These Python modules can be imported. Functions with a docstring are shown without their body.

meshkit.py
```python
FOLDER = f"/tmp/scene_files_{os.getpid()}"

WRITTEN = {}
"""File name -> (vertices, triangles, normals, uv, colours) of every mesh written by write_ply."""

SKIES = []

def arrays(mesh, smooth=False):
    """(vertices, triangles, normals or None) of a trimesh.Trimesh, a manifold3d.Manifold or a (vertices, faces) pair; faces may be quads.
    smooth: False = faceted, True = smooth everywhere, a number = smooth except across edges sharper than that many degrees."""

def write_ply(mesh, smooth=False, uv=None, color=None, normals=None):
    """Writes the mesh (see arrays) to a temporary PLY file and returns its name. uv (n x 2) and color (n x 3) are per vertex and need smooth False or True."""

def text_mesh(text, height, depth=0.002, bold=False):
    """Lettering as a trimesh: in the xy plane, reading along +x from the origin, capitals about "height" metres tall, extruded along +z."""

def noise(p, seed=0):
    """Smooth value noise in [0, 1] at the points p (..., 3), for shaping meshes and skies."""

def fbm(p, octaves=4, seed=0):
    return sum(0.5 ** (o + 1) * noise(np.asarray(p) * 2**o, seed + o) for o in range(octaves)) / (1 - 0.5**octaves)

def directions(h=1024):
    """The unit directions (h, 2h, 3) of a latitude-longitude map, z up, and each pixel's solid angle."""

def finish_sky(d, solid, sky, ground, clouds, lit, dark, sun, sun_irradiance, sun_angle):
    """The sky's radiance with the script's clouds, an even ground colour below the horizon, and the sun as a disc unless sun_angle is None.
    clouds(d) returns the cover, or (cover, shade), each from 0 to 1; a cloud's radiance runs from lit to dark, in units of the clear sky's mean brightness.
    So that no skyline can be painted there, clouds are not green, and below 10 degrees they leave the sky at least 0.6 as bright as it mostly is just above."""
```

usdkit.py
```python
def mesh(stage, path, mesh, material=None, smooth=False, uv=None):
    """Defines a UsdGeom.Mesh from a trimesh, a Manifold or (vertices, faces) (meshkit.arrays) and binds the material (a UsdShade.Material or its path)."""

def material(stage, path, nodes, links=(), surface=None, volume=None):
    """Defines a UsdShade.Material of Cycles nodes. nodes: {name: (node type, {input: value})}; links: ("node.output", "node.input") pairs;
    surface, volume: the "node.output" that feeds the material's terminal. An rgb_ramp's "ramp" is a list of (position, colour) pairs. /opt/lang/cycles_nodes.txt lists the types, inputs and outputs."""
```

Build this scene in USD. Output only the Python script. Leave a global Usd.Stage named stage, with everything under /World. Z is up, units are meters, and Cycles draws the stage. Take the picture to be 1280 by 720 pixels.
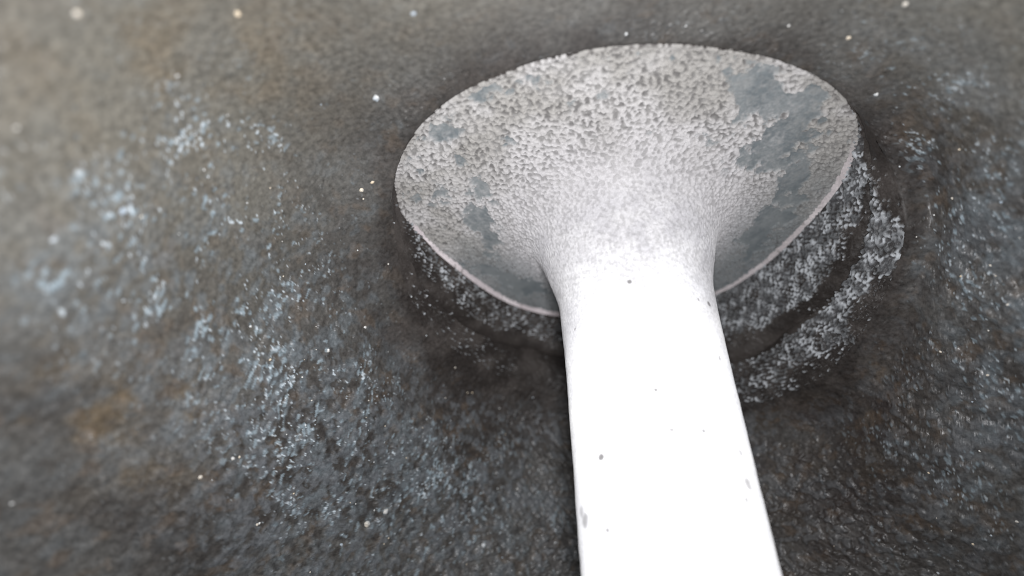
"""Close-up of an engine valve seated in a sooty cast port, seen from beside its stem by a ring-lit probe camera."""
import math
import numpy as np
import trimesh
from scipy.spatial import cKDTree
from scipy.interpolate import CubicSpline
import usdkit, meshkit
from pxr import Usd, UsdGeom, UsdLux, UsdShade, Gf, Sdf, Vt

stage = Usd.Stage.CreateInMemory()
UsdGeom.SetStageUpAxis(stage, 'Z')
UsdGeom.SetStageMetersPerUnit(stage, 1.0)
UsdGeom.Xform.Define(stage, '/World')
UsdGeom.Scope.Define(stage, '/World/Looks')
S = 0.012                     # metres per valve-head radius: all shapes below are laid out in head radii

# ------------------------------------------------------------------ camera, lamps, exposure
FPX = 650.0                   # focal length in 1280-wide pixels
DIST, EL, TX, TY, ROLL = 2.66439, -0.65477, -0.206064, -0.136872, -0.196229


def camera_frame():
    C = np.array([0, -DIST * math.cos(EL), DIST * math.sin(EL)])
    fw = -C / np.linalg.norm(C)
    r = np.cross(fw, [0, 0, 1]); r /= np.linalg.norm(r); u = np.cross(r, fw)
    c, s = math.cos(ROLL), math.sin(ROLL)
    r, u = c * r + s * u, -s * r + c * u
    f2 = fw + TX * r + TY * u; f2 /= np.linalg.norm(f2)
    r2 = np.cross(f2, u); r2 /= np.linalg.norm(r2)
    return C, r2, np.cross(r2, f2), f2


CAM, RIGHT, UP, FWD = camera_frame()
cam = UsdGeom.Camera.Define(stage, '/World/camera')
m = np.eye(4); m[0, :3], m[1, :3], m[2, :3], m[3, :3] = RIGHT, UP, -FWD, CAM * S
cam.AddTransformOp().Set(Gf.Matrix4d(*m.ravel().tolist()))
cam.CreateFocalLengthAttr(10.0)
cam.CreateHorizontalApertureAttr(10.0 * 1280 / FPX)
cam.CreateVerticalApertureAttr(10.0 * 720 / FPX)
cam.CreateFStopAttr(17.0)
cam.CreateFocusDistanceAttr(2.25 * S)
cam.CreateClippingRangeAttr(Gf.Vec2f(0.001, 1.0))
cam.CreateExposureAttr(0.0)

LED_POWER, LED_RING, LED_RADIUS = 9.2, 0.11, 0.035
for k in range(8):            # the ring of white diodes round the probe's lens
    a = 2 * math.pi * (k + .5) / 8
    p = CAM + LED_RING * (math.cos(a) * RIGHT + math.sin(a) * UP) + 0.09 * RIGHT + 0.02 * FWD
    l = UsdLux.DiskLight.Define(stage, '/World/probe_led' + ('_%03d' % k if k else ''))
    m = np.eye(4); m[0, :3], m[1, :3], m[2, :3], m[3, :3] = RIGHT, UP, -FWD, p * S
    l.AddTransformOp().Set(Gf.Matrix4d(*m.ravel().tolist()))
    l.CreateRadiusAttr(LED_RADIUS * S)
    l.CreateNormalizeAttr(False)
    l.CreateIntensityAttr(LED_POWER / (8 * LED_RADIUS ** 2))
    l.CreateColorAttr(Gf.Vec3f(0.985, 0.98, 1.0))

# ------------------------------------------------------------------ helpers
names = {}


def path_of(name, parent='/World'):
    n = names.get((parent, name), 0)
    names[(parent, name)] = n + 1
    return f'{parent}/{name}' + (f'_{n:03d}' if n else '')


def tag(prim, **kw):
    for k, v in kw.items():
        prim.SetCustomDataByKey(k, v)


def thing(name, label, category, group=None):
    x = UsdGeom.Xform.Define(stage, path_of(name))
    tag(x.GetPrim(), label=label, category=category)
    if group:
        tag(x.GetPrim(), group=group)
    return str(x.GetPath())


def grid_faces(nu, nv, wrap):
    i, j = np.meshgrid(np.arange(nu if wrap else nu - 1), np.arange(nv - 1), indexing='ij')
    i2 = (i + 1) % nu
    return np.stack([i * nv + j, i2 * nv + j, i2 * nv + j + 1, i * nv + j + 1], -1).reshape(-1, 4)


def normals_of(P, wrap):
    """Smooth normals of a grid of points (nu, nv, 3), turned towards the camera side by the caller."""
    du = (np.roll(P, -1, 0) - np.roll(P, 1, 0)) if wrap else np.gradient(P, axis=0)
    n = np.cross(du, np.gradient(P, axis=1))
    return n / np.maximum(np.linalg.norm(n, axis=-1, keepdims=True), 1e-12)


def put_grid(name, P, mat, parent='/World', wrap=True, flip=False, **primvars):
    nu, nv = P.shape[:2]
    f = grid_faces(nu, nv, wrap)
    if flip:
        f = f[:, ::-1]
    n = normals_of(P, wrap) * (-1 if flip else 1)
    g = UsdGeom.Mesh.Define(stage, path_of(name, parent))
    g.CreatePointsAttr(Vt.Vec3fArray.FromNumpy((P.reshape(-1, 3) * S).astype(np.float32)))
    g.CreateFaceVertexCountsAttr(Vt.IntArray.FromNumpy(np.full(len(f), 4, np.int32)))
    g.CreateFaceVertexIndicesAttr(Vt.IntArray.FromNumpy(f.astype(np.int32).ravel()))
    g.CreateSubdivisionSchemeAttr('none')
    g.CreateNormalsAttr(Vt.Vec3fArray.FromNumpy(n.reshape(-1, 3).astype(np.float32)))
    g.SetNormalsInterpolation('vertex')
    api = UsdGeom.PrimvarsAPI(g)
    for k, v in primvars.items():
        v = np.asarray(v, np.float32)
        if v.ndim == 3:
            api.CreatePrimvar(k, Sdf.ValueTypeNames.Color3fArray, 'vertex').Set(Vt.Vec3fArray.FromNumpy(v.reshape(-1, 3)))
        else:
            api.CreatePrimvar(k, Sdf.ValueTypeNames.FloatArray, 'vertex').Set(Vt.FloatArray.FromNumpy(v.ravel()))
    UsdShade.MaterialBindingAPI.Apply(g.GetPrim()).Bind(mat)
    return g.GetPrim()


def band(P, period, seed, n=90, stretch=None, spread=.28):
    """A Gaussian field of one wavelength: thresholded, it gives worm-like grains."""
    rng = np.random.default_rng(seed)
    k = rng.normal(size=(n, 3)); k /= np.linalg.norm(k, axis=1, keepdims=True)
    k *= (2 * np.pi / period * (1 + spread * rng.normal(size=(n, 1))))
    if stretch is not None:
        k = k * np.asarray(stretch)
    ph, out = rng.uniform(0, 2 * np.pi, n), np.zeros(P.shape[:-1], np.float32)
    Q = P.astype(np.float32)
    for a, b in zip(k.astype(np.float32), ph):
        out += np.cos(Q @ a + np.float32(b))
    return out / math.sqrt(n / 2)


def fb(P, scale, seed, octaves=4):
    return meshkit.fbm(P * scale + 37.0, octaves, seed) - .5


def ss(x, a, b):
    t = np.clip((x - a) / (b - a), 0, 1)
    return t * t * (3 - 2 * t)


def mixc(a, b, t):
    return np.asarray(a) * (1 - t[..., None]) + np.asarray(b) * t[..., None]


def ray(px, py):
    d = FWD + (px - 640) / FPX * RIGHT - (py - 360) / FPX * UP
    return d


def seen_at(px, py, depth):
    return CAM + depth * ray(px, py)


# ------------------------------------------------------------------ materials
def surface(name, nodes, links, out='p.BSDF'):
    return usdkit.material(stage, '/World/Looks/' + name, nodes, links, surface=out)


def coat(name, fine, amount, rough=(.45, .8), spec=.5, bump=.4, bump_scale=None, metallic=0.0):
    """A mesh's own colour (primvar col) broken up by fine grain, with gloss that varies and a little relief."""
    bump_scale = bump_scale or fine
    return surface(name, {
        'col': ('attribute', {'attribute': 'col'}),
        'pos': ('geometry', {}),
        'n': ('noise_texture', {'scale': fine, 'detail': 3.0, 'roughness': .65}),
        'r': ('map_range', {'from_min': .3, 'from_max': .7, 'to_min': 1 - amount, 'to_max': 1 + amount}),
        'mul': ('vector_math', {'math_type': 'scale'}),
        'n2': ('noise_texture', {'scale': bump_scale, 'detail': 3.0, 'roughness': .6}),
        'b': ('bump', {'strength': bump, 'distance': .00012}),
        'rr': ('map_range', {'from_min': .35, 'from_max': .65, 'to_min': rough[0], 'to_max': rough[1]}),
        'p': ('principled_bsdf', {'specular_ior_level': spec, 'metallic': metallic, 'diffuse_roughness': .5}),
    }, [('pos.position', 'n.vector'), ('pos.position', 'n2.vector'), ('n.fac', 'r.value'), ('col.color', 'mul.vector1'), ('r.result', 'mul.scale'),
        ('mul.vector', 'p.base_color'), ('n2.fac', 'b.height'), ('b.normal', 'p.normal'), ('n2.fac', 'rr.value'), ('rr.result', 'p.roughness')])


head_mat = coat('valve_head_deposit', 8000, .14, (.5, .75), .4, .15)
rim_mat = head_mat
stem_mat = head_mat
seat_mat = coat('seat_crust', 9000, .18, (.4, .7), .5, .2)
wall_mat = coat('port_wall_soot', 4200, .40, (.36, .7), .55, .11, 5200)
grit_mat = surface('pale_grit', {
    'pos': ('geometry', {}), 'n': ('noise_texture', {'scale': 900.0, 'detail': 2.0}),
    'c': ('rgb_ramp', {'ramp': [(0.35, (.34, .40, .46)), (.5, (.62, .62, .60)), (.65, (.62, .52, .38))]}),
    'p': ('principled_bsdf', {'roughness': .35, 'specular_ior_level': .6})},
    [('pos.position', 'n.vector'), ('n.fac', 'c.fac'), ('c.color', 'p.base_color')])

# ------------------------------------------------------------------ outlines shared by the valve, its seat and the port
RIM = [1.0059, -0.007, 0.0108, -0.0115, 0.0378, 0.0206, -0.0435, -0.01, -0.0067, 0.0101, -0.0102]   # the worn rim's radius as a Fourier series of the angle


def rim_r(a):
    return RIM[0] + sum(RIM[2 * k - 1] * np.cos(k * a) + RIM[2 * k] * np.sin(k * a) for k in range(1, 6))


def periodic(table):
    """A smooth periodic function of the angle from {degrees: value}; values may be vectors."""
    d = sorted(table)
    y = np.array([table[k] for k in d] + [table[d[0]]], float)
    from scipy.interpolate import PchipInterpolator
    x = np.array(d + [d[0] + 360], float)
    n = len(d)
    x3 = np.concatenate([x[:-1] - 360, x[:-1], x + 360]); y3 = np.concatenate([y[:-1], y[:-1], y])
    f = PchipInterpolator(x3, y3, axis=0)
    return lambda a: f(np.degrees(a))


groove_z = periodic({-160: -.10, -180: -.22, 154: -.27, 131: -.245, 100: -.30, 75: -.40, 57: -.43, 42: -.38, 28: -.372, 15: -.317, 7: -.24, -4: -.112, -10: -.055, -25: -.005, -60: -.004, -120: -.004})
lower_z = periodic({-160: -.16, -180: -.32, 154: -.42, 131: -.45, 100: -.56, 75: -.66, 59: -.675, 44: -.68, 31: -.629, 20: -.543, 10: -.45, -1: -.33, -8: -.20, -25: -.02, -60: -.006, -120: -.006})

# ------------------------------------------------------------------ port wall (the setting)
OUT = {   # where the wall leaves the picture: (pixel x, pixel y) beyond the frame and depth there
    'l': (-260, 380, 0.90), 'lt': (-260, 60, 0.78), 'tl': (-220, -220, 0.70), 'tl2': (250, -260, 0.68), 't': (700, -260, 0.70), 'tr': (1150, -260, 0.76),
    'trc': (1540, -200, 0.88), 'r1': (1560, 120, 1.2), 'r2': (1560, 380, 1.5), 'r3': (1560, 700, 1.72), 'br': (1440, 960, 1.95), 'b1': (1150, 960, 2.2), 'b2': (850, 960, 2.45),
    'b3': (600, 960, 2.4), 'bl': (250, 960, 2.0), 'bl2': (-60, 960, 1.5), 'l3': (-260, 760, 1.15)}
AT = {'t': -88, 'tr': -62, 'trc': -38, 'r1': -18, 'r2': 2, 'r3': 22, 'br': 42, 'b1': 65, 'b2': 90, 'b3': 115, 'bl': 140, 'bl2': 162, 'l3': 180 - 1e-6 - 2, 'l': -162, 'lt': -146, 'tl': -125, 'tl2': -106}
outer = periodic({AT[k]: seen_at(*OUT[k]) for k in OUT})


def start_of_wall(a):
    r = rim_r(a) + .11 * ss(np.sin(a), -.5, .1) + .011
    z = lower_z(a) - .006
    return np.stack([r * np.cos(a), r * np.sin(a), z], -1)


def wall_points(nu, nv, tmax=1.0):
    a = np.linspace(-np.pi, np.pi, nu, endpoint=False)
    t = np.linspace(0, 1, nv) ** 1.25
    P0, P3 = start_of_wall(a), outer(a)
    near = ss(-np.sin(a), -.1, .8)[:, None]
    e = np.stack([np.cos(a), np.sin(a), 0 * a], -1)
    L = np.linalg.norm(P3 - P0, axis=1, keepdims=True)
    d0 = (1 - near) * (.45 * e + [0, 0, -1.0]) + near * (1.0 * e + [0, 0, -.12])
    d0 /= np.linalg.norm(d0, axis=1, keepdims=True)
    P1 = P0 + d0 * L * .38
    P2 = P3 - (P3 - P1) * .45
    t = t[None, :, None]
    b = lambda X: X[:, None, :]
    P = (1 - t) ** 3 * b(P0) + 3 * (1 - t) ** 2 * t * b(P1) + 3 * (1 - t) * t * t * b(P2) + t ** 3 * b(P3)
    return a, P


NU, NV = 1400, 460
ang, W = wall_points(NU, NV)
N = normals_of(W, True)
N *= np.sign(np.sum(N * (CAM - W), -1, keepdims=True).mean())
T = np.linspace(0, 1, NV)[None, :] * np.ones((NU, 1))
A = ang[:, None] * np.ones((1, NV))
near = ss(-np.sin(A), .0, .7)
# lumps of the casting, flakes of soot and scale standing proud of it
lump = fb(W, 2.2, 11, 2) * .09 + fb(W, 7.0, 12, 2) * .006
flake_n = fb(W, 13.0, 21, 4) + .35 * fb(W, 4.0, 22, 3)
flakes = ss(flake_n, .03, .075)
grains = band(W, .036, 31, stretch=(1.3, 1.3, .6), spread=.4)
grain2 = band(W, .020, 32, stretch=(1.2, 1.2, .75), spread=.4)
AX = np.stack([(RIGHT - UP) / math.sqrt(2), (RIGHT + UP) / math.sqrt(2), FWD], 1)     # along and across the scoured streaks on the right
streak = fb((W @ AX) * [2.2, 9.0, 3.0], 1.0, 35, 4)
zz = ss(fb(W, 3.5, 34, 3), -.1, .15)
fine = fb(W, 42.0, 33, 3)
edge = ss(T, 0, .05)
PX = 640 + FPX * ((W - CAM) @ RIGHT) / np.maximum((W - CAM) @ FWD, .2)
PY = 360 - FPX * ((W - CAM) @ UP) / np.maximum((W - CAM) @ FWD, .2)
def blob(cx, cy, rx, ry, rot=0.0):
    c, s = math.cos(math.radians(rot)), math.sin(math.radians(rot))
    x, y = (PX - cx) * c + (PY - cy) * s, -(PX - cx) * s + (PY - cy) * c
    return np.exp(-((x / rx) ** 2 + (y / ry) ** 2))
# patches of scale, fixed to the wall
scale_zone = np.clip(blob(340, 430, 130, 260, -25) + .6 * blob(60, 330, 90, 90) + .6 * blob(255, 180, 90, 60) + .5 * blob(450, 560, 90, 90) + .7 * blob(560, 640, 200, 120) + .55 * blob(150, 300, 170, 170) + .8 * blob(1230, 330, 120, 330, -20) + .5 * blob(1150, 620, 160, 120), 0, 1)
rust_zone = np.clip(1.3 * blob(130, 530, 130, 70) + .6 * blob(200, 80, 260, 90) + .35 * blob(1150, 250, 60, 120) + .3 * blob(1000, 560, 150, 120), 0, 1)
soot_zone = np.clip(blob(640, 490, 130, 90) + blob(1060, 470, 110, 90) + .8 * blob(1140, 230, 45, 130, -15) + .75 * blob(1050, 640, 190, 120) + .8 * blob(1010, 560, 90, 120), 0, 1)
streak_zone = np.clip(blob(1210, 240, 110, 190, -30) + .4 * blob(1200, 500, 120, 180), 0, 1)

W2 = W + N * (lump * ss(T, 0, .15) + flakes * .002 * edge + ss(grains, .6, 1.8) * .003 * edge * zz + ss(grain2, .6, 1.6) * .003 * edge * zz + fine * .0035 + ss(fb(W * [1.2, 1.2, .9], 30.0, 49, 3), -.05, .12) * .007 * ss(T, .1, .3) * (1 - near) + streak_zone * ss(streak, -.05, .14) * .032 * ss(T, .04, .15) - .05 * np.exp(-((T - .16) / .09) ** 2) * ss(np.sin(A), -.45, .15) * edge - .05 * blob(1155, 235, 45, 130, -12) * ss(T, .03, .14))[..., None]

# colour of the soot: brown-black, blue-grey scale, rust, plus painted brightness and glints
col = mixc((.050, .047, .044), (.084, .082, .077), ss(fb(W, 3.0, 41, 4), -.15, .2))
col = mixc(col, (.136, .128, .106), .85 * np.clip(near * ss(T, .06, .6) + .55 * ss(PX, 420, 60) * ss(PY, 520, 120), 0, 1) * (.8 + .9 * fb(W, 2.5, 46, 3)))  # near and upper-left wall: lamp brightness painted into the colour
col = mixc(col, (.15, .165, .175), streak_zone * ss(streak, .02, .16) * .5)
col = mixc(col, (.036, .030, .028), np.clip(soot_zone * (.75 + 1.5 * fb(W, 9.0, 44, 3)), 0, 1))
col = mixc(col, (.125, .088, .046), np.clip(rust_zone * ss(fb(W, 8.0, 42, 4), -.12, .15), 0, 1) * .6)
col = mixc(col, (.13, .155, .175), flakes * np.clip(.10 + .34 * scale_zone - .4 * soot_zone, 0, 1) * .85 * (1 - .8 * near))
clump = fb(W * [1.3, 1.3, .7], 7.0, 43, 4)
calm = 1 - .75 * np.clip(near * ss(T, .08, .4) + .4 * ss(PY, 260, 60), 0, 1)      # blotches fade on the upper wall, where brightness is painted in
mottle = fb(W * [1.4, 1.4, .8], 17.0, 47, 3)
col = mixc(col, (.125, .145, .158), ss(mottle + .10 * scale_zone, .09, .25) * (.2 + .5 * scale_zone) * (1 - soot_zone) * calm)
col = mixc(col, (.040, .034, .030), ss(mottle, -.04, -.22) * .40 * calm)
col = mixc(col, (.13, .088, .055), ss(fb(W, 15.0, 48, 3), .08, .2) * .26 * calm)
shingle = fb(W * [1.2, 1.2, .9], 30.0, 49, 3)
low = ss(PY, 380, 560) * (1 - .5 * ss(PX, 900, 1000)) * ss(PX, 100, 350) + .5 * streak_zone
col = mixc(col, (.105, .112, .120), ss(shingle + .5 * fb(W, 8.0, 50, 2), .03, .12) * low * .7)
col = mixc(col, (.026, .022, .020), ss(shingle + .5 * fb(W, 8.0, 50, 2), -.06, -.2) * low * .6)
col = mixc(col, (.22, .27, .30), ss(grains + .8 * scale_zone + 4.5 * clump, 2.0, 3.0) * np.clip(scale_zone + .08, 0, 1) * .9)  # bluish glints on the scale flecks, painted as colour
col = mixc(col, (.50, .56, .60), ss(grain2 + .7 * scale_zone + 5.0 * clump, 2.7, 3.3) * np.clip(scale_zone, .12, 1) * .9)  # finest, brightest glints, also painted as colour
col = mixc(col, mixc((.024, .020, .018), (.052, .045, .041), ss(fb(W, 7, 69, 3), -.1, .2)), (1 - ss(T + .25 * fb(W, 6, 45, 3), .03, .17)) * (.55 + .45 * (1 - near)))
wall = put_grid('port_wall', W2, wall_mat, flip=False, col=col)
tag(wall, kind='structure', label='sooty brown black port wall with blue grey scale around the valve')

# ------------------------------------------------------------------ valve seat: two crusted steps round the far side of the head
seat = thing('valve_seat', 'dark stepped seat ring with pale coral-like crust around the valve head', 'valve seat')
NS = 1700


def seat_part(name, prof, ncols, seed, cover, period, height, label=None):
    """prof(a) -> list of (r, z) knots from the rim outwards; cover(A, v) -> bias of the crust."""
    a = np.linspace(-np.pi, np.pi, NS, endpoint=False)
    knots = np.stack([np.stack([r * np.cos(a), r * np.sin(a), z], -1) for r, z in prof(a)], 1)
    s = np.linspace(0, 1, ncols)
    k = CubicSpline(np.linspace(0, 1, knots.shape[1]), knots, axis=1, bc_type='natural')(s) if knots.shape[1] > 2 else knots[:, :1] + (knots[:, 1:] - knots[:, :1]) * s[None, :, None]
    A_, V_ = a[:, None] * np.ones((1, ncols)), s[None, :] * np.ones((NS, 1))
    n = normals_of(k, True)
    n *= np.sign(np.sum(n * (CAM - k), -1).mean())
    f = band(k, period, seed, stretch=(1, 1, 1.5))
    c = cover(A_, V_, k)
    on = ss(f + c, -.25, .55)
    hgt = on * (height * (.7 + .5 * ss(f, 0, 1.6)))
    k = k + n * (hgt + fb(k, 10, seed + 1, 3) * .03 + fb(k, 60, seed + 2, 2) * .006)[..., None] * ss(V_, -.0001, .06)[..., None]
    base = mixc((.024, .020, .018), (.052, .045, .041), ss(fb(k, 7, seed + 3, 3), -.1, .2))
    tone = mixc((.10, .104, .108), (.42, .44, .46), ss(band(k, .08, seed + 4) + 1.2 * fb(k, 60, seed + 5, 2), -.9, 1.5))
    base = mixc(base, mixc((.032, .031, .031), (.075, .076, .08), ss(fb(k, 14, seed + 6, 3), -.12, .12)), ss(c + .6 * fb(k, 12, seed + 7, 3), -.2, .6) * .85)
    colr = mixc(base, tone, on * ss(f + c, -.1, .9))
    p_ = put_grid(name, k, seat_mat, seat, col=colr)
    if label:
        tag(p_, label=label)
    return k


def inner_prof(a):
    R = rim_r(a)
    far = ss(np.sin(a), -.5, .1)
    g = groove_z(a)
    return [(R + .004, 0 * a + .004), (R + .018 * far + .005, g * .45), (R + .045 * far + .006, g * .85), (R + .10 * far + .007, g + .004)]


def cover_inner(A_, V_, k):
    d = np.degrees(A_)
    right = ss(d, -32, -12) * (1 - ss(d, 78, 92))
    left = ss(d, 92, 110) + (1 - ss(d, -172, -150))
    n = fb(k, 9, 71, 3)
    c = right * (.45 - 1.0 * ss(V_ + 2.2 * n, .45, .85) - .3 * ss(d, 50, 80)) + left * (-.25 - 1.3 * ss(V_ + 1.5 * n, .35, .9))
    c = c - 2.5 * (1 - np.clip(right + left, 0, 1)) - left * 2.0 * (1 - ss(V_, .03, .10))
    return c - 2.6 * ss(V_ + .35 * n, .58, .70)


def outer_prof(a):
    R = rim_r(a)
    far = ss(np.sin(a), -.5, .1)
    g, l = groove_z(a), lower_z(a)
    return [(R + .10 * far + .007, g + .004), (R + .055 * far + .009, g * .85 + l * .15), (R + .07 * far + .011, g * .3 + l * .7), (R + .11 * far + .014, l - .01)]


def cover_outer(A_, V_, k):
    d = np.degrees(A_)
    n = fb(k, 8, 72, 3)
    right = ss(d, -14, 0) * (1 - ss(d, 60, 82))
    left = (ss(d, 120, 150) + (1 - ss(d, -178, -160)))
    return right * (.55 - .55 * ss(d, 15, 65) - 1.6 * ss(V_ + 1.5 * n, .66, .98)) + left * (-1.5 + 2.0 * n) - 3 * (1 - np.clip(right + left, 0, 1)) - 2.6 * (1 - ss(V_ + .3 * n, .24, .34))


seat_part('inner_band', inner_prof, 130, 61, cover_inner, .025, .009)
seat_part('outer_band', outer_prof, 130, 66, cover_outer, .029, .011)

# ------------------------------------------------------------------ the valve: head, rim edge, stem
valve = thing('engine_valve', 'pale grey engine valve with flared, deposit-covered head and long white stem', 'engine valve')
RS = .327


def flare_z(rho):             # rho: 0 at the stem, 1 at the rim
    return -.34 * (1 - rho) ** 13 - .20 * (1 - rho) ** 3.6 - .02 * (1 - rho)


NH, MH = 1500, 380
a = np.linspace(-np.pi, np.pi, NH, endpoint=False)
da = np.degrees(a) % 360
lip = np.clip(ss(da, 85, 135) * (1 - ss(da, 168, 214)) + .55 * ((1 - ss(da, 60, 84)) + ss(da, 345, 358)), 0, 1)
lip = lip * (1 + 1.2 * fb(np.stack([np.cos(a), np.sin(a), 0 * a], -1), 4, 96, 3))
rho_max = .977 - .012 * lip
s = np.linspace(0, 1, MH)
RHO0 = .018
rho = RHO0 + (rho_max[:, None] - RHO0) * s[None, :] ** 1.15
Rm = rim_r(a)
rr = RS + (Rm[:, None] - RS) * rho
H = np.stack([rr * np.cos(a)[:, None], rr * np.sin(a)[:, None], flare_z(rho) + .010 * lip[:, None] * ss(rho, .6, .96)], -1)
HN = normals_of(H, True); HN *= np.sign(np.sum(HN * (CAM - H), -1).mean())
AA, RR = a[:, None] * np.ones((1, MH)), rho
X, Y = H[..., 0], H[..., 1]
def spot(x, y, rx, ry, rot=0.0):
    c, s_ = math.cos(math.radians(rot)), math.sin(math.radians(rot))
    u, v = (X - x) * c + (Y - y) * s_, -(X - x) * s_ + (Y - y) * c
    return np.exp(-((u / rx) ** 2 + (v / ry) ** 2))
def metal(P):
    glare = mixc((.80, .805, .82), (.88, .88, .88), ss(fb(P, 5, 103, 4), -.15, .15))
    root = mixc((.43, .425, .44), (.50, .495, .505), ss(fb(P, 14, 109, 4), -.12, .12))
    t = np.clip(ss(-P[..., 2] + .5 * fb(P, 6, 110, 3), .28, 1.0), 0, 1)[..., None]  # whiter along the stem: glare of the near lamps painted into the metal
    return root * (1 - t) + glare * t


def crusted(P, amount):
    f = band(P, .021, 84) + .6 * band(P, .034, 85) + .8 * fb(P, 14, 78, 2)
    base = mixc((.29, .28, .265), (.40, .39, .385), ss(fb(P, 6, 89, 4), -.15, .15))
    return f, base


# where the crust has come away and smooth slate-grey metal shows
bare_w = .8 * spot(.56, -.66, .11, .17, 15) + .8 * spot(.68, -.42, .13, .22, 20) + .85 * spot(.78, -.06, .10, .28, 5) + .75 * spot(.72, .32, .12, .22, 30) + .7 * spot(-.62, .42, .10, .26, -40) + .55 * spot(-.60, -.62, .06, .25, -12) + .75 * spot(-.68, -.30, .08, .22) + .6 * spot(-.70, .1, .07, .3, 10) + .6 * spot(-.65, -.80, .05, .05) + .35 * spot(-.5, -.9, .1, .05)
bare = ss(RR, .25, .4) * ss(bare_w + 1.5 * fb(H, 9, 81, 4) + 1.2 * fb(H, 26, 80, 4), .33, .54)
thin = ss(np.sin(AA) + .3 * (1 - RR) + .5 * fb(H, 5, 82, 3), -.25, .55) * ss(RR, .10, .35)      # far half: thin, fine-grained deposit
clean_glow = (1 - ss(RR + .16 * fb(H, 6, 83, 3), .0, .34)) ** 1.5                                             # towards the stem: less deposit, with the glow painted in
f1 = band(H, .021, 84) + .6 * band(H, .034, 85) + .8 * fb(H, 14, 78, 2)
f2 = band(H, .019, 86) + .4 * band(H, .05, 87)
pits = ss(f1, .6, -1.6) * (1 - thin) + .75 * ss(f2, .1, -1.1) * thin
pits = pits * (.28 + .72 * ss(RR, .04, .60)) * (1 - bare)
H2 = H + HN * ((1 - pits) * .009 * (1 - bare) + ss(f1, .2, 1.6) * .006 * (1 - bare) * (1 - clean_glow) ** 2 + fb(H, 30, 88, 2) * .004)[..., None] * ss(RR, RHO0, RHO0 + .05)[..., None]
crust = mixc((.29, .28, .265), (.40, .39, .385), ss(fb(H, 6, 89, 4), -.15, .15))
crust = mixc(crust, (.155, .170, .177), thin * .88)
crust = mixc(crust, (.45, .44, .45), ss(.75 - RR, .0, .6) * .8)
crust = crust * (1 - clean_glow[..., None]) + metal(H) * clean_glow[..., None]
hc = mixc(crust, mixc((.17, .165, .16), (.09, .086, .084), ss(fb(H, 25, 77, 2), -.1, .1)), pits * .85)
hc = mixc(hc, mixc((.125, .142, .150), (.175, .19, .195), ss(fb(H, 12, 76, 4), -.15, .15)), np.clip(bare * (.9 + .8 * fb(H, 70, 79, 2)), 0, 1))
put_grid('head', H2, head_mat, valve, col=hc)

# the narrow ground edge round the head
NR = 24
q = np.linspace(0, 1, NR)
ri = RS + (Rm - RS) * rho_max
prof_r = ri[:, None] + (Rm - ri)[:, None] * np.clip(q * 1.45, 0, 1)[None, :] + .004 * np.sin(q * np.pi)[None, :]
z_in = (flare_z(rho_max) + .010 * lip)[:, None]
z_top = (-.010 - .007 * lip)[:, None]
prof_z = z_in + (z_top - z_in) * ss(q, -.1, .75)[None, :] + .03 * ss(q, .72, 1.0)[None, :]
E = np.stack([prof_r * np.cos(a)[:, None], prof_r * np.sin(a)[:, None], prof_z], -1)
en = normals_of(E, True); en *= np.sign(np.sum(en * (CAM - E), -1).mean())
dE = (np.degrees(a) % 360)[:, None] * np.ones((1, NR))
bright = ss(dE + 25 * fb(E, 5, 95, 2), 78, 100) * (1 - ss(dE + 25 * fb(E, 5, 95, 2), 185, 205)) + .7 * ((1 - ss(dE, 66, 84)) + ss(dE, 345, 355))
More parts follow.
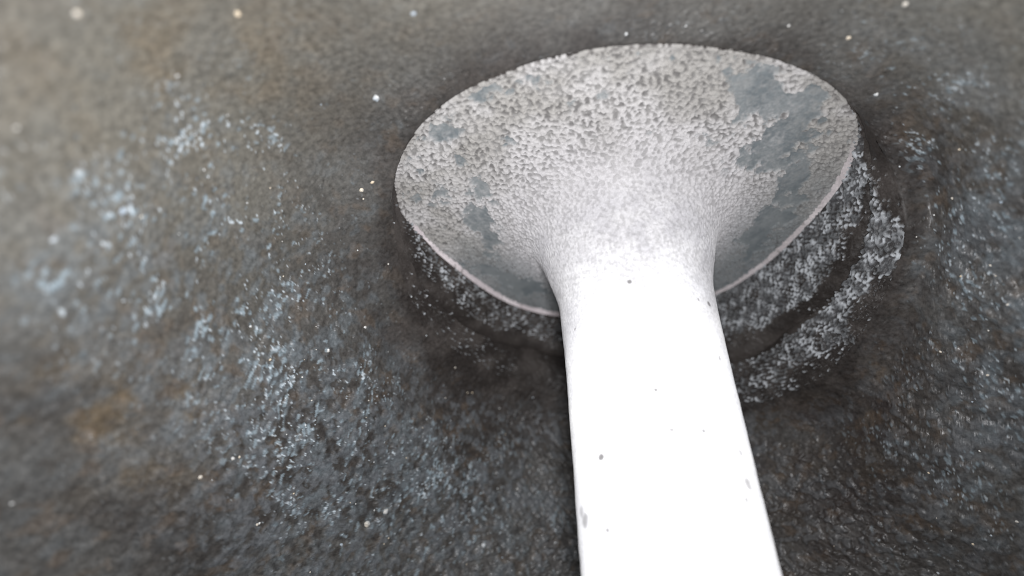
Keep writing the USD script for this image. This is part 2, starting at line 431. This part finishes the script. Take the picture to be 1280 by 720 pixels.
chip = ss(band(E, .05, 91), .8, 2.0) * ss(fb(E, 4, 92, 2), -.1, .2)
fE, cE = crusted(E, 1)
pE = ss(fE, .6, -1.6) * (1 - bright)
E2 = E + en * (fb(E, 14, 93, 3) * .012 - chip * .006 + (1 - pE) * .009 * (1 - bright))[..., None]
ec = mixc((.52, .47, .48), (.64, .59, .60), ss(fb(E, 8, 94, 3), -.15, .15))
ec = mixc(ec, (.14, .13, .12), chip * .6)
ec = mixc(cE, (.12, .112, .108), pE * .85) * (1 - bright[..., None]) + ec * bright[..., None]
put_grid('rim', E2, rim_mat, valve, col=ec)

# the stem, from the root of the flare on past the camera
NQ, MQ = 900, 700
a = np.linspace(-np.pi, np.pi, NQ, endpoint=False)
zs0 = flare_z(RHO0); rs0 = RS + (rim_r(a) - RS) * RHO0
z = zs0 + (-3.0 - zs0) * np.linspace(0, 1, MQ) ** 1.5
rz = RS + (rs0[:, None] - RS) * np.exp((z[None, :] - zs0) / .16)
Q = np.stack([rz * np.cos(a)[:, None], rz * np.sin(a)[:, None], np.ones((NQ, 1)) * z], -1)
qn = Q * [1, 1, 0] / rz[..., None]
Q = Q - RIGHT * (.018 * np.clip(zs0 - z, 0, None) / 1.1)[None, :, None]      # the stem leans a hair off the head's axis
Q2 = Q + qn * ((fb(Q, 5, 101, 3) * .006 + fb(Q, 26, 102, 2) * .002) * ss(zs0 - z, 0, .1)[None, :])[..., None]
sc = metal(Q)
fQ = band(Q, .021, 84) + .6 * band(Q, .034, 85) + .8 * fb(Q, 14, 78, 2)
sc = mixc(sc, (.17, .165, .16), ss(fQ, .6, -1.6) * .24 * (1 - ss(-Q[..., 2], .42, .85)))
away = ss(zs0 - z, .0, .12)[None, :] * np.ones((NQ, 1))
sooty = ss(fb(Q, 7, 104, 4) + .5 * fb(Q, 22, 105, 3),     .26, .40)
sc = mixc(sc, (.45, .46, .48), sooty * .4 * away)
pin = ss(band(Q, .05, 106), 2.75, 3.1)
sc = mixc(sc, (.16, .15, .15), pin * .8 * away)
QX = 640 + FPX * ((Q - CAM) @ RIGHT) / np.maximum((Q - CAM) @ FWD, .2)
QY = 360 - FPX * ((Q - CAM) @ UP) / np.maximum((Q - CAM) @ FWD, .2)
front = ((CAM - Q) * qn).sum(-1) > 0
for px, py, rad, dark in [(886, 380, 4.5, .9), (752, 572, 4.5, .93), (820, 487, 2.8, .92), (787, 352, 2.8, .9), (879, 539, 3, .85), (800, 480, 2, .8), (934, 625, 3, .8),
                          (731, 652, 9, .62), (727, 640, 6, .5), (935, 606, 7, .6), (926, 566, 4, .5), (741, 545, 3, .25), (910, 440, 5, .25)]:
    at_ = Q[front][np.argmin(np.hypot(QX[front] - px, QY[front] - py))]
    d2 = np.linalg.norm(Q - at_, axis=-1) / (rad * 1.9 / FPX) + .9 * fb(Q, 40, 107, 2)
    sc = mixc(sc, (.17, .165, .165), dark * ss(-d2, -1.25, -.6))
Q2 = Q2 - qn * (pin * .004 * away)[..., None]
put_grid('stem', Q2, stem_mat, valve, col=sc)

# ------------------------------------------------------------------ grit: pale specks lying on the soot
tree = cKDTree(W2.reshape(-1, 3)); flatN = N.reshape(-1, 3)


def chip_mesh(seed):
    rng = np.random.default_rng(seed)
    g = trimesh.creation.icosphere(subdivisions=2)
    v = g.vertices * (1 + .35 * (meshkit.noise(g.vertices * 1.6 + seed * 3.1, seed) - .5)[:, None] * 2)
    v = v * [1, rng.uniform(.7, 1), rng.uniform(.5, .8)]
    return v, g.faces


def on_wall(px, py):
    """The point of the wall that the ray through this pixel meets first."""
    d = ray(px, py); P = W2.reshape(-1, 3) - CAM
    dep = P @ FWD
    err = np.hypot(640 + FPX * (P @ RIGHT) / dep - px, 360 - FPX * (P @ UP) / dep - py) + (dep < .3) * 1e6
    i = np.argsort(err)[:6]
    i = i[np.argmin(dep[i])]
    return W2.reshape(-1, 3)[i], flatN[i], dep[i]


def frame(n, ang):
    t = np.cross(n, [.3, .5, .81]); t /= np.linalg.norm(t); b = np.cross(n, t)
    t, b = math.cos(ang) * t + math.sin(ang) * b, -math.sin(ang) * t + math.cos(ang) * b
    return np.stack([t, b, n])


SPECKS = [   # pixel, size in pixels, what tells it apart
    (471, 123, 6.0, 'brightest white grit speck on the wall above left of the valve rim'),
    (98, 18, 5.5, 'blurred pale speck near the top left corner of the wall'),
    (298, 19, 6.0, 'blurred cream speck at the top, right of the corner speck'),
    (1132, 6, 4.5, 'pale speck at the very top of the wall, right of the valve'),
    (1095, 119, 3.6, 'white speck just outside the upper right of the valve rim'),
    (1061, 49, 3.6, 'cream speck on the wall above the upper right of the rim'),
    (516, 18, 4.5, 'grey white speck on the wall near the top, left of the valve'),
    (466, 229, 3.4, 'right one of two pale specks beside the left tip of the rim'),
    (453, 238, 3.6, 'left one of two pale specks beside the left tip of the rim'),
    (412, 437, 3.0, 'cream speck on dark wall below left of the valve head'),
    (458, 409, 2.6, 'small pale speck below left of the seat crust'),
    (428, 680, 3.0, 'cream yellow speck low on the wall near the bottom edge'),
    (253, 597, 3.6, 'flat pale speck low on the left part of the wall'),
    (293, 572, 3.0, 'small cream speck among blue scale low on the left wall'),
    (70, 300, 6.0, 'blurred blue white speck near the left edge of the wall'),
    (155, 265, 5.5, 'blurred blue speck in the left part, right of the edge speck'),
    (604, 680, 3.6, 'elongated pale chip on the wall left of the lower stem'),
    (460, 655, 5.0, 'white chip in a bright cluster near the bottom edge'),
    (482, 640, 4.5, 'paired white chip above the bright cluster near the bottom'),
]
for i, (px, py, rad, label) in enumerate(SPECKS):
    c, n, dep = on_wall(px, py)
    size = .72 * rad * dep / FPX
    v, f = chip_mesh(200 + i)
    v = (v * size) @ frame(n, i * 1.7) + c + n * size * .15
    g = usdkit.mesh(stage, path_of('grit_speck'), (v * S, f), grit_mat, smooth=True)
    tag(g.GetPrim(), label=label, category='grit speck', group='pale grit specks on the port wall')

rng = np.random.default_rng(5)
vis = (PX > -30) & (PX < 1310) & (PY > -30) & (PY < 750) & (T > .02)
idx = np.flatnonzero(vis.ravel())
wgt = (.25 + scale_zone.ravel()[idx]) * (np.linalg.norm(np.roll(W, -1, 0) - W, axis=-1) * np.linalg.norm(np.gradient(W, axis=1), axis=-1)).ravel()[idx]
pick = rng.choice(idx, 110, replace=False, p=wgt / wgt.sum())
vs, fs, at = [], [], 0
for j, i in enumerate(pick):
    v, f = chip_mesh(300 + j % 12)
    size = rng.uniform(.0022, .0055)
    c, n = W2.reshape(-1, 3)[i], flatN[i]
    vs.append((v * size) @ frame(n, j) + c + n * size * .3); fs.append(f + at); at += len(v)
g = usdkit.mesh(stage, path_of('grit'), (np.vstack(vs) * S, np.vstack(fs)), grit_mat, smooth=True)
tag(g.GetPrim(), kind='stuff', label='fine pale grit sprinkled over the sooty port wall', category='grit')
